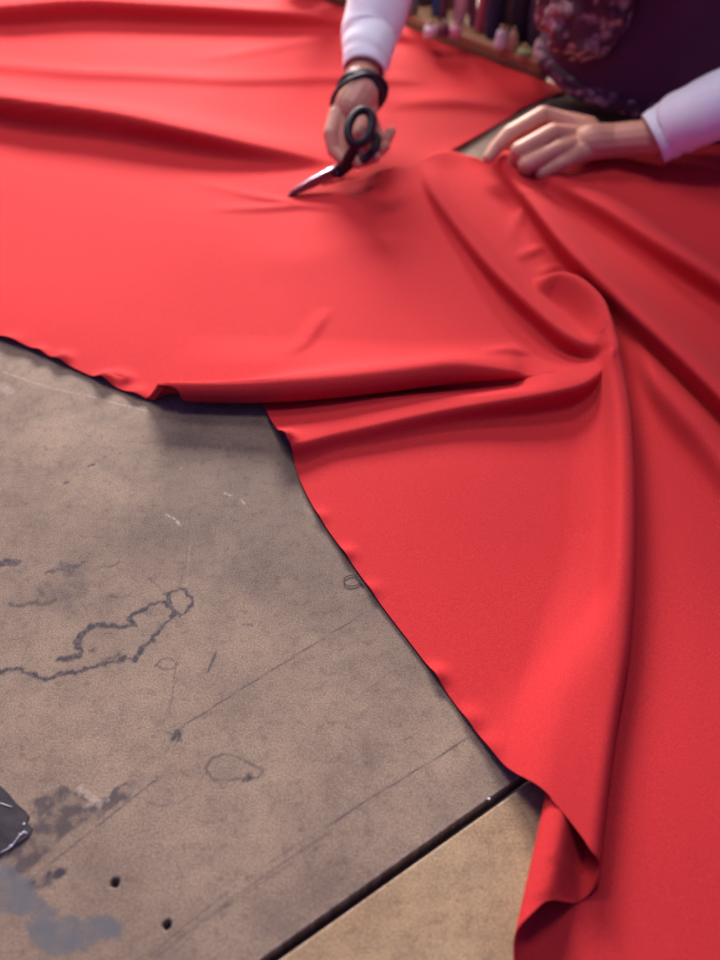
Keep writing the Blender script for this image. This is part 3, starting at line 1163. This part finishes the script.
# subdivide with catmull for smoothness and add folds
cs = catmull([tuple(r[0]) for r in rings], 50)
ras = catmull([(r[1].length, r[2].length) for r in rings], 50)
v, f = [], []
n = 72
for i in range(50):
    for k in range(n):
        t = 2 * math.pi * k / n
        w = 1 + 0.018 * math.sin(7 * t + i * 0.06) * max(0, 1 - i / 30) + 0.01 * math.sin(13 * t + i * .1)
        c = V3(cs[i]) + acr * math.cos(t) * ras[i][0] * w + face_d * math.sin(t) * ras[i][1] * w
        c.z -= 0.020 * math.sin(t) * max(0, 1 - i / 20)
        v.append(c)
for i in range(49):
    for k in range(n):
        k2 = (k + 1) % n
        f.append((i * n + k, (i + 1) * n + k, (i + 1) * n + k2, i * n + k2))
f.append(tuple(range(n)))
f.append(tuple(49 * n + k for k in range(n - 1, -1, -1)))
top_o = pobj('top', v, f, m_plum)


def lace_material(name, dark, light, scale):
    m, nt, b = new_mat(name)
    L = nt.links.new
    tc = nt.nodes.new('ShaderNodeTexCoord')
    nz = nt.nodes.new('ShaderNodeTexNoise')
    nz.inputs['Scale'].default_value = scale * 0.8
    nz.inputs['Detail'].default_value = 3
    L(tc.outputs['Object'], nz.inputs['Vector'])
    mx = nt.nodes.new('ShaderNodeVectorMath'); mx.operation = 'MULTIPLY_ADD'
    L(nz.outputs['Color'], mx.inputs[0])
    mx.inputs[1].default_value = (.03, .03, .03)
    L(tc.outputs['Object'], mx.inputs[2])
    vo = nt.nodes.new('ShaderNodeTexVoronoi')
    vo.feature = 'SMOOTH_F1'
    vo.inputs['Scale'].default_value = scale
    L(mx.outputs['Vector'], vo.inputs['Vector'])
    cr = nt.nodes.new('ShaderNodeValToRGB')
    e = cr.color_ramp.elements
    e[0].position, e[0].color = 0.20, light
    e[1].position, e[1].color = 0.46, dark
    k = e.new(0.33); k.color = tuple(0.6 * a + 0.4 * c for a, c in zip(dark, light))
    k = e.new(0.10); k.color = dark
    k = e.new(0.02); k.color = light
    L(vo.outputs['Distance'], cr.inputs['Fac'])
    L(cr.outputs['Color'], b.inputs['Base Color'])
    b.inputs['Roughness'].default_value = 0.85
    return m


m_lace = lace_material('burgundy_print', rgb(92, 46, 60), rgb(206, 152, 152), 52)
m_trim = lace_material('rose_print', rgb(84, 44, 62), rgb(190, 150, 160), 60)
# printed trim along the hem
mb = MB()
pts = []
for k in range(64):
    t = 2 * math.pi * k / 64
    w = 1 + 0.018 * math.sin(7 * t)
    c = hem_c + acr * math.cos(t) * .180 * w + face_d * math.sin(t) * .130 * w
    c.z -= 0.020 * math.sin(t) + .002
    pts.append(c)
mb.tube(pts, 0.013, 14, closed=True, flat=0.9)
pobj('hem_trim', mb.v, mb.f, m_trim)

# printed scarf, bunched, hanging from the neck in front
sc = MB()
rnd = random.Random(7)
core = catmull([tuple(neck0 + face_d * .07 + acr * .01), tuple(V3((.385, 1.305, .36))), tuple(V3((.340, 1.262, .24))), tuple(A_(592, -30, .185)), tuple(A_(585, 5, .150)), tuple(A_(580, 24, .128))], 26)
rads = np.interp(np.linspace(0, 1, 26), [0, .3, .55, .75, .9, 1], [.028, .034, .046, .062, .060, .040])
capsule_chain(sc, [(V3(c), float(r) * .86) for c, r in zip(core, rads)])
capsule_chain(sc, [(neck0 + face_d * .07, .026), (neck0 + acr * .065, .026), (neck0 - face_d * .06, .026), (neck0 - acr * .065, .026), (neck0 + face_d * .07, .026)])
for i in range(150):
    k = rnd.randrange(6, 26)
    c = V3(core[k])
    d = V3((rnd.gauss(0, 1), rnd.gauss(0, 1), rnd.gauss(0, 1))).normalized()
    p = c + d * float(rads[k]) * .88
    e_ = d.orthogonal().normalized()
    q = Matrix.Rotation(rnd.uniform(0, 6.28), 3, d)
    e_ = q @ e_
    rr = rnd.uniform(.006, .010)
    arc = [p + (e_ * math.cos(a) + d.cross(e_) * math.sin(a)) * .014 + d * .004 for a in (0, .9, 1.8, 2.7)]
    capsule_chain(sc, [(a, rr) for a in arc], 8)
sv, sf = melt(sc, 0.0042, 2)
pobj('scarf', sv, sf, m_lace)

# wrist strap
mb = MB()
c0, c1 = A_(361, 90, .083), A_(363, 80, .087)
ax = (c1 - c0).normalized()
u1 = ax.cross(V3((0, 0, 1))).normalized(); u2 = ax.cross(u1)
for off, tilt, rr, rad in ((.000, .004, .0280, .0044), (-.006, -.004, .0285, .0038), (-.017, .020, .0330, .0030)):
    pts = [c0 + ax * (off + tilt * math.cos(2 * math.pi * k / 40)) + (u1 * math.cos(2 * math.pi * k / 40) * rr * 1.02 + u2 * math.sin(2 * math.pi * k / 40) * rr * .96) for k in range(40)]
    mb.tube(pts, rad, 8, closed=True)
pobj('wrist_strap', mb.v, mb.f, m_strap)

# trousers and shoes
for s in (-1, 1):
    pass
tr = MB()
for s in (-1, 1):
    capsule_chain(tr, [(hip + acr * .075 * s + V3((.01, -.005, .0)), .112), (hip + acr * .085 * s + V3((.01, -.005, -.06)), .108), (V3((.585, 1.50, -.44)) + acr * .09 * s, .074), (V3((.60, 1.53, -.80)) + acr * .10 * s, .055)])
tv, tf = melt(tr, 0.009, 3)
pobj('trousers', tv, tf, m_dark)
for s in (-1, 1):
    sh = MB()
    capsule_chain(sh, [(V3((.605, 1.54, -.858)) + acr * .10 * s, .040), (V3((.605, 1.54, -.862)) + acr * .10 * s + face_d * .13, .037), (V3((.605, 1.54, -.870)) + acr * .10 * s + face_d * .20, .028)])
    v, f = melt(sh, 0.006, 3)
    v = [V3((q.x, q.y, max(q.z, -0.8995))) for q in v]
    pobj('shoe', v, f, m_shoe)

# ------------------------------------------------------------------ scissors
piv = A_(337, 172, .020)
tip = A_(286, 199, .004)
sd = (tip - piv).normalized()
sci = empty('scissors', piv)
tag(sci, 'black-handled steel fabric scissors held in the hand, blades in the red cloth', 'scissors')


def sobj(name, mb, mat, parent=None, bevel=0.0):
    o = mesh_obj(name, [V3(q) - piv for q in mb.v], mb.f, mat, parent or sci, True)
    if bevel:
        b = o.modifiers.new('bevel', 'BEVEL'); b.width = bevel; b.segments = 2; b.limit_method = 'ANGLE'
    return o


wide = (V3((0, 0, 1)) - sd * sd.z).normalized()      # blade width stands upright
thk = sd.cross(wide)


def blade(name, ang, side, L, tw):
    R = Matrix.Rotation(ang, 3, thk)
    d = R @ sd
    w = R @ wide
    prof = [(-.012, -.006), (-.012, .007), (.0, .009), (.02, .009), (L * .6, .007), (L * .93, .003), (L, -.0005), (L * .5, -.0055), (.015, -.007)]
    mb = MB()
    v = []
    for z in (0, 1):
        for a, b in prof:
            v.append(piv + d * a + w * b + thk * side * (0.0004 + z * 0.0024))
    n_ = len(prof)
    f = [tuple(range(n_)), tuple(range(2 * n_ - 1, n_ - 1, -1))] + [((i + 1) % n_, i, n_ + i, n_ + (i + 1) % n_) for i in range(n_)]
    mb.add(v, f)
    return sobj(name, mb, m_steel, None, .0005)


LB = (tip - piv).length
blade('blade', 0.0, 1, LB, 0)
blade('blade', 0.09, -1, LB * .93, 0)
mb = MB()
mb.lathe([(.0, -.005), (.0045, -.005), (.005, -.003), (.005, .003), (.0045, .005), (.0, .005)], 16, Matrix.Translation(piv) @ thk.to_track_quat('Z', 'Y').to_matrix().to_4x4())
sobj('pivot_screw', mb, m_steel)


def ring_handle(name, centre, rx, ry, axu, axv, rad, arm_pts):
    mb = MB()
    pts = [centre + axu * math.cos(2 * math.pi * k / 36) * rx + axv * math.sin(2 * math.pi * k / 36) * ry for k in range(36)]
    mb.tube(pts, rad, 10, closed=True)
    capsule_chain(mb, [(p, r) for p, r in arm_pts])
    return sobj(name, mb, m_black)


rc = A_(360, 127, .084)
axv = (A_(365, 106, .096) - A_(355, 150, .066)).normalized()
axu = (A_(373, 128, .080) - A_(347, 126, .086)).normalized()
ring_handle('thumb_handle', rc, .0145, .0250, axu, axv, .0054, [(rc - axv * .025, .0058), (A_(350, 156, .050), .0075), (A_(344, 166, .034), .0058), (piv + V3((.004, .004, .004)), .006), (piv + sd * .006 + V3((0, 0, .004)), .005)])
rc2 = A_(362, 148, .040)
ring_handle('finger_handle', rc2, .0165, .026, (A_(376, 148, .040) - A_(348, 146, .040)).normalized(), (A_(374, 128, .050) - A_(352, 164, .028)).normalized(), .0055,
            [(rc2 - (A_(374, 128, .050) - A_(352, 164, .028)).normalized() * .025, .006), (A_(346, 168, .024), .0062), (piv + V3((.004, .0, -.002)), .006), (piv + sd * .004, .005)])

# ------------------------------------------------------------------ table underside, bench behind it
m_leg = wood('table_timber', rgb(96, 66, 48), rgb(130, 92, 66), 5, 0.6, 'Z')
for cx, cy in ((-0.2, -0.45), (-1.0, 0.6), (0.42, 1.22)):
    pass
def from_sn(s, n_, z=0.0):
    return V3((g0.x + gd.x * s + gn.x * n_, g0.y + gd.y * s + gn.y * n_, z))
m_ledge = wood('warm_ledge_wood', rgb(136, 98, 70), rgb(190, 142, 98), 7, 0.5, 'X')
fn = V3((-fd.y, fd.x, 0)); fn = fn if fn.y > 0 else -fn       # away from the camera, beyond the table
fang = math.atan2(fd.y, fd.x)
bench = empty('wooden_bench', (_fb.x, _fb.y, -0.9), fang)
tag(bench, 'brown wooden bench along the far edge of the cutting table, crowded with thread and cloth', 'bench')
mb = MB(); mb.box((-1.9, .004, .892), (-.026, .46, .924)); mb.build('bench_top', m_ledge, bench, bevel=.004)
for a, b in ((-1.86, .03), (-.11, .03), (-1.86, .39), (-.11, .39)):
    mb = MB(); mb.box((a, b, 0), (a + .05, b + .05, .892)); mb.build('leg', m_leg, bench, bevel=.003)
mb = MB(); mb.box((-1.84, .05, .80), (-.08, .07, .892)); mb.build('apron', m_leg, bench, bevel=.002)


def on_bench(px, py):
    """place where the bench top (z = .024) is seen"""
    return at(px, py, .0245)


def cloth_roll(px, py, r, h, col, lean, label):
    c = on_bench(px, py)
    o = empty('fabric_roll', (c.x, c.y, .0245), 0)
    o.rotation_euler = (lean[0], lean[1], 0.3 * px)
    m = simple('rolled_cloth', rgb(*col), 0.85, noise=0.12, nscale=30, bump=0.4, bscale=120)
    mb = MB()
    # spiral of cloth seen at the top, slightly uneven side
    prof = [(r * .93, 0.001 + r * .05), (r, .006)] + [(r * (1 + .02 * math.sin(k * 1.7 + px)), .006 + (h - .012) * k / 8) for k in range(1, 8)] + [(r, h - .006), (r * .95, h), (r * .5, h - .001), (r * .30, h - .004)]
    mb.lathe(prof, 26)
    mb.build('rolled_cloth', m, o)
    t = MB(); t.tube([V3((r * .26, 0, .004)), V3((r * .26, 0, .004))][:1] + [V3((0, 0, h - .02)), V3((0, 0, h + .012))], [r * .24, r * .26, r * .26], 14)
    t = MB(); t.lathe([(r * .18, h - .02), (r * .27, h - .02), (r * .27, h + .010), (r * .18, h + .010), (r * .17, h + .009)], 16)
    t.build('core', m_card, o)
    s = MB()
    s.box((r * .2, r * .99, .01), (r * .55, r * 1.03, h - .01)); s.build('loose_edge', m, o)
    tag(o, label, 'fabric roll', 'rolls of cloth standing on the bench')
    return o


m_card = simple('cardboard', rgb(170, 140, 110), 0.8, noise=.1)


def thread_spool(px, py, r, h, col, label, cone=False):
    c = on_bench(px, py)
    o = empty('thread_spool', (c.x, c.y, .0245), .2 * px)
    m = simple('wound_thread', rgb(*col), 0.6, noise=0.08, nscale=80, bump=0.8, bscale=400, sheen=.2)
    mb = MB()
    if cone:
        mb.lathe([(r * .9, .003), (r, .006), (r * .95, h * .4), (r * .72, h * .85), (r * .6, h * .95), (r * .3, h * .97)], 24)
    else:
        mb.lathe([(r * .6, .003), (r * .85, h * .12), (r, h * .35), (r, h * .65), (r * .85, h * .86), (r * .55, h * .97)], 24)
    mb.build('thread', m, o)
    b = MB(); b.lathe([(r * .95, 0), (r * 1.0, .001), (r * 1.0, .003), (r * .4, .0035)], 24); b.build('base_flange', m_card, o)
    b = MB(); b.lathe([(r * .25, h * .9), (r * .34, h * .96), (r * .30, h + .006), (r * .2, h + .006)], 18); b.build('spool_tip', m_card, o)
    tag(o, label, 'thread', 'thread spools in front of the rolls')
    return o


for a in [
    (298, -22, .026, .24, (70, 50, 60), (.02, .0), 'dark brown roll of cloth standing far left on the bench, beyond the red cloth'),
    (319, -32, .022, .22, (52, 44, 56), (.0, .04), 'blackish roll of cloth on the bench, left of the cutting arm'),
    (338, -10, .022, .20, (120, 96, 60), (.02, .02), 'tan roll of cloth on the bench right beside the white sleeve'),
    (411, 13, .013, .10, (100, 114, 112), (.0, .0), 'short grey-green roll of cloth on the bench next to the right-hand sleeve'),
    (424, 4, .013, .24, (66, 44, 66), (.0, .05), 'dark plum roll of cloth on the bench between grey-green and blue rolls'),
    (438, 15, .011, .22, (44, 72, 120), (.02, .0), 'thin blue roll of cloth on the bench'),
    (449, 7, .011, .25, (112, 76, 80), (.0, .0), 'thin brown roll of cloth on the bench, between blue and pink rolls'),
    (459, 22, .010, .22, (196, 146, 164), (.0, .05), 'pale pink roll of cloth on the bench'),
    (470, 11, .011, .26, (122, 48, 90), (.0, .12), 'thin magenta roll of cloth leaning beside the pale pink one'),
    (479, 31, .009, .23, (170, 88, 104), (.0, .12), 'rose roll of cloth leaning on the bench'),
    (487, 16, .013, .25, (150, 132, 130), (.02, .05), 'beige-grey roll of cloth on the bench, between rose and navy rolls'),
    (417, 2, .010, .21, (56, 44, 58), (.0, .0), 'narrow charcoal roll of cloth in the back row, behind the short grey-green one'),
    (431, 4, .009, .20, (48, 40, 60), (.0, .0), 'narrow slate-black roll of cloth behind the gap left of the thin blue one'),
    (443, 22, .007, .18, (78, 40, 62), (.0, .0), 'slim wine-coloured roll of cloth touching the thin blue one'),
    (472, 26, .006, .20, (96, 52, 76), (.0, .0), 'slim mauve roll of cloth in front of the leaning magenta one'),
    (486, 32, .006, .16, (128, 104, 108), (.0, .0), 'slim dusty-pink roll of cloth standing in front of the beige-grey one'),
    (497, 12, .012, .22, (40, 34, 54), (.0, .0), 'tall near-black roll of cloth in the back row, behind the short navy one'),
    (494, 37, .015, .085, (32, 36, 66), (.0, .0), 'short navy roll of cloth on the bench behind the white spool'),
    (507, 22, .014, .22, (88, 58, 68), (.0, -.04), 'dull maroon roll of cloth standing behind the short navy roll'),
    (519, 39, .017, .13, (34, 30, 52), (.0, .0), 'blue-black roll of cloth on the bench behind the tan spool'),
    (535, 44, .013, .20, (70, 54, 74), (.0, .03), 'dusky grey-purple roll of cloth on the bench nearest the patterned scarf'),
]:
    cloth_roll(*a)
for a in [
    (430, 38, .0105, .020, (226, 214, 222), 'small round white thread spool on the bench, before the blue roll', False),
    (443, 38, .0095, .022, (110, 40, 74), 'small dark magenta thread spool between a white and a pink spool', False),
    (455, 38, .0105, .020, (222, 150, 172), 'small round pink thread spool on the bench edge', False),
    (500, 49, .0105, .030, (214, 210, 220), 'whitish cone of thread on the bench, before the short navy roll', True),
    (512, 50, .0090, .028, (176, 140, 118), 'tan cone of thread right beside the whitish cone', True),
    (524, 56, .0110, .012, (140, 150, 100), 'flat green thread spool at the far right end of the spool row', False),
]:
    thread_spool(*a)

# ------------------------------------------------------------------ small things on the table
# glossy black scrap of film stuck to the boards
m_film = simple('glossy_black_film', rgb(38, 28, 34), 0.38, bump=0.9, bscale=45)
out = [at(px, py) for px, py in [(-30, 770), (-14, 776), (0, 786), (8, 793), (17, 804), (26, 812), (30, 817), (27, 822), (33, 829), (30, 836), (22, 842), (10, 848), (2, 856), (-30, 868), (-40, 820)]]
c = sum(out, V3()) / len(out)
sc_ = empty('film_scrap', c)
tag(sc_, 'torn glossy black scrap of film stuck on the grey board', 'scrap')
mb = MB(); mb.prism([(p.x - c.x, p.y - c.y) for p in out], .0002, .0012); mb.build('film', m_film, sc_, sm=False)
m_glint = simple('painted_glint', rgb(210, 205, 215), 0.4)  # highlights of the glossy film, painted as pale pieces
mb = MB(); mb.tube([at(px, py, .0014) - c for px, py in [(0, 803), (6, 805), (12, 807)]], .0004, 6)
mb.tube([at(px, py, .0014) - c for px, py in [(0, 853), (6, 850), (12, 846), (19, 836), (25, 831)]], .0004, 6)
for px, py, r in ((24, 824, .0009), (11, 846, .0009), (26, 833, .0007), (20, 834, .0006)):
    ellipsoid(mb, at(px, py, .0015) - c, (r, r, r * .5), None, 8)
mb.build('film_glints', m_glint, sc_)
# loop of loose thread at the cloth edge
mb = MB()
lp = [(362, 584), (359, 580), (354, 575), (348, 576), (344, 579), (345, 584), (350, 586), (356, 585), (360, 583), (364, 586)]
C_ = catmull([tuple(at(a, b, .001)) for a, b in lp], 60)
mb.tube([V3(q) for q in C_], .00038, 6)
th = mb.build('thread_scrap', simple('dark_thread', rgb(60, 46, 56), .8))
tag(th, 'tiny loop of dark thread lying on the board at the edge of the red cloth', 'thread')
mb = MB(); ellipsoid(mb, at(489, 799, .0006), (.0011, .0009, .0006), None, 10)
cr = mb.build('crumb', simple('white_crumb', rgb(235, 232, 230), .6))
tag(cr, 'tiny white crumb lying beside the joint between the boards', 'crumb')

# ------------------------------------------------------------------ table legs and room
for s, n_ in ((-.68, -.48), (.90, -.48), (-.68, 1.15), (.93, 1.10)):
    p = from_sn(s, n_)
    mb = MB(); mb.box((p.x - .04, p.y - .04, 0), (p.x + .04, p.y + .04, .88)); mb.build('leg', m_leg, table, bevel=.004)
m_floor = wood('floor_boards', rgb(92, 74, 66), rgb(120, 100, 88), 4, 0.6, 'Y')
fl = MB(); fl.box((-4, -3, -1.0), (4, 5, -.9)); tag(fl.build('floor', m_floor, sm=False), kind='structure')
m_wall = simple('wall_paint', rgb(176, 166, 172), .9, noise=.03, nscale=3)
wl = MB()
wx0, wx1, wz0, wz1 = -1.4, 0.8, 1.1, 2.3
for a, b in (((-4, 5, -.9), (wx0, 5.15, 2.4)), ((wx1, 5, -.9), (4, 5.15, 2.4)), ((wx0, 5, -.9), (wx1, 5.15, wz0)), ((wx0, 5, wz1), (wx1, 5.15, 2.4))):
    wl.box(a, b)
tag(wl.build('wall_back', m_wall, sm=False), kind='structure')
m_frame = simple('window_paint', rgb(225, 222, 220), .6)
win = empty('window_1', ((wx0 + wx1) / 2, 5.07, wz0)); tag(win, kind='structure')
W2, H2 = (wx1 - wx0) / 2, wz1 - wz0
for a, b in (((-W2, -.03, 0), (W2, .03, .05)), ((-W2, -.03, H2 - .05), (W2, .03, H2)), ((-W2, -.03, .05), (-W2 + .05, .03, H2 - .05)), ((W2 - .05, -.03, .05), (W2, .03, H2 - .05)), ((-.025, -.03, .05), (.025, .03, H2 - .05))):
    mb = MB(); mb.box(a, b); tag(mb.build('window_frame', m_frame, win, bevel=.004), kind='structure')
mg, ntg, bg = new_mat('window_glass')
bg.inputs['Transmission Weight'].default_value = 1.0
bg.inputs['Roughness'].default_value = 0.0
bg.inputs['IOR'].default_value = 1.1
mb = MB(); mb.box((-W2 + .05, -.003, .05), (W2 - .05, .003, H2 - .05)); tag(mb.build('window_pane', mg, win, sm=False), kind='structure')
#@@END
# ------------------------------------------------------------------ camera, light
cam_d = bpy.data.cameras.new('camera')
cam = bpy.data.objects.new('camera', cam_d)
COL.objects.link(cam)
cam.location = (0, 0, CAM_H)
cam.rotation_euler = (math.radians(90 - PITCH), 0, 0)
cam_d.sensor_fit = 'VERTICAL'
cam_d.sensor_height = 36.0
cam_d.sensor_width = 27.0
cam_d.lens = 36.0 * F_PX / 960
cam_d.clip_start = 0.02
cam_d.dof.use_dof = True
_f = at(420, 600)
cam_d.dof.focus_distance = (_f - Vector((0, 0, CAM_H))).dot(Vector((0, math.cos(_p), -math.sin(_p))))
cam_d.dof.aperture_fstop = 3.6
scene.camera = cam


def area(name, loc, target, sx, sy, power, col):
    l = bpy.data.lights.new(name, 'AREA')
    l.shape = 'RECTANGLE'
    l.size, l.size_y = sx, sy
    l.energy = power
    l.color = col
    o = bpy.data.objects.new(name, l)
    COL.objects.link(o)
    o.location = loc
    o.rotation_euler = (Vector(target) - Vector(loc)).to_track_quat('-Z', 'Y').to_euler()
    return o


area('window_light', (-0.3, 4.9, 1.75), (0.0, 0.8, 0.1), 1.9, 1.0, 560, (1.0, 0.93, 0.86))
area('left_fill_light', (-0.9, 2.2, 1.9), (-.2, 0.7, 0), 1.0, 0.4, 22, (1.0, 0.92, 0.85))  # unseen fill, added to make the left side brighter
area('work_lamp_light', (0.0, 1.05, 2.1), (0.1, 1.1, 0), 0.5, 0.4, 13, (1.0, 0.94, 0.88))
w = bpy.data.worlds.new('world')
scene.world = w
w.use_nodes = True
w.node_tree.nodes['Background'].inputs[0].default_value = (0.32, 0.28, 1.0, 1)
w.node_tree.nodes['Background'].inputs[1].default_value = 0.30

scene.view_settings.view_transform = 'Standard'
scene.view_settings.look = 'None'
scene.view_settings.gamma = 1.0
scene.view_settings.exposure = -0.02
scene.view_settings.use_curve_mapping = False
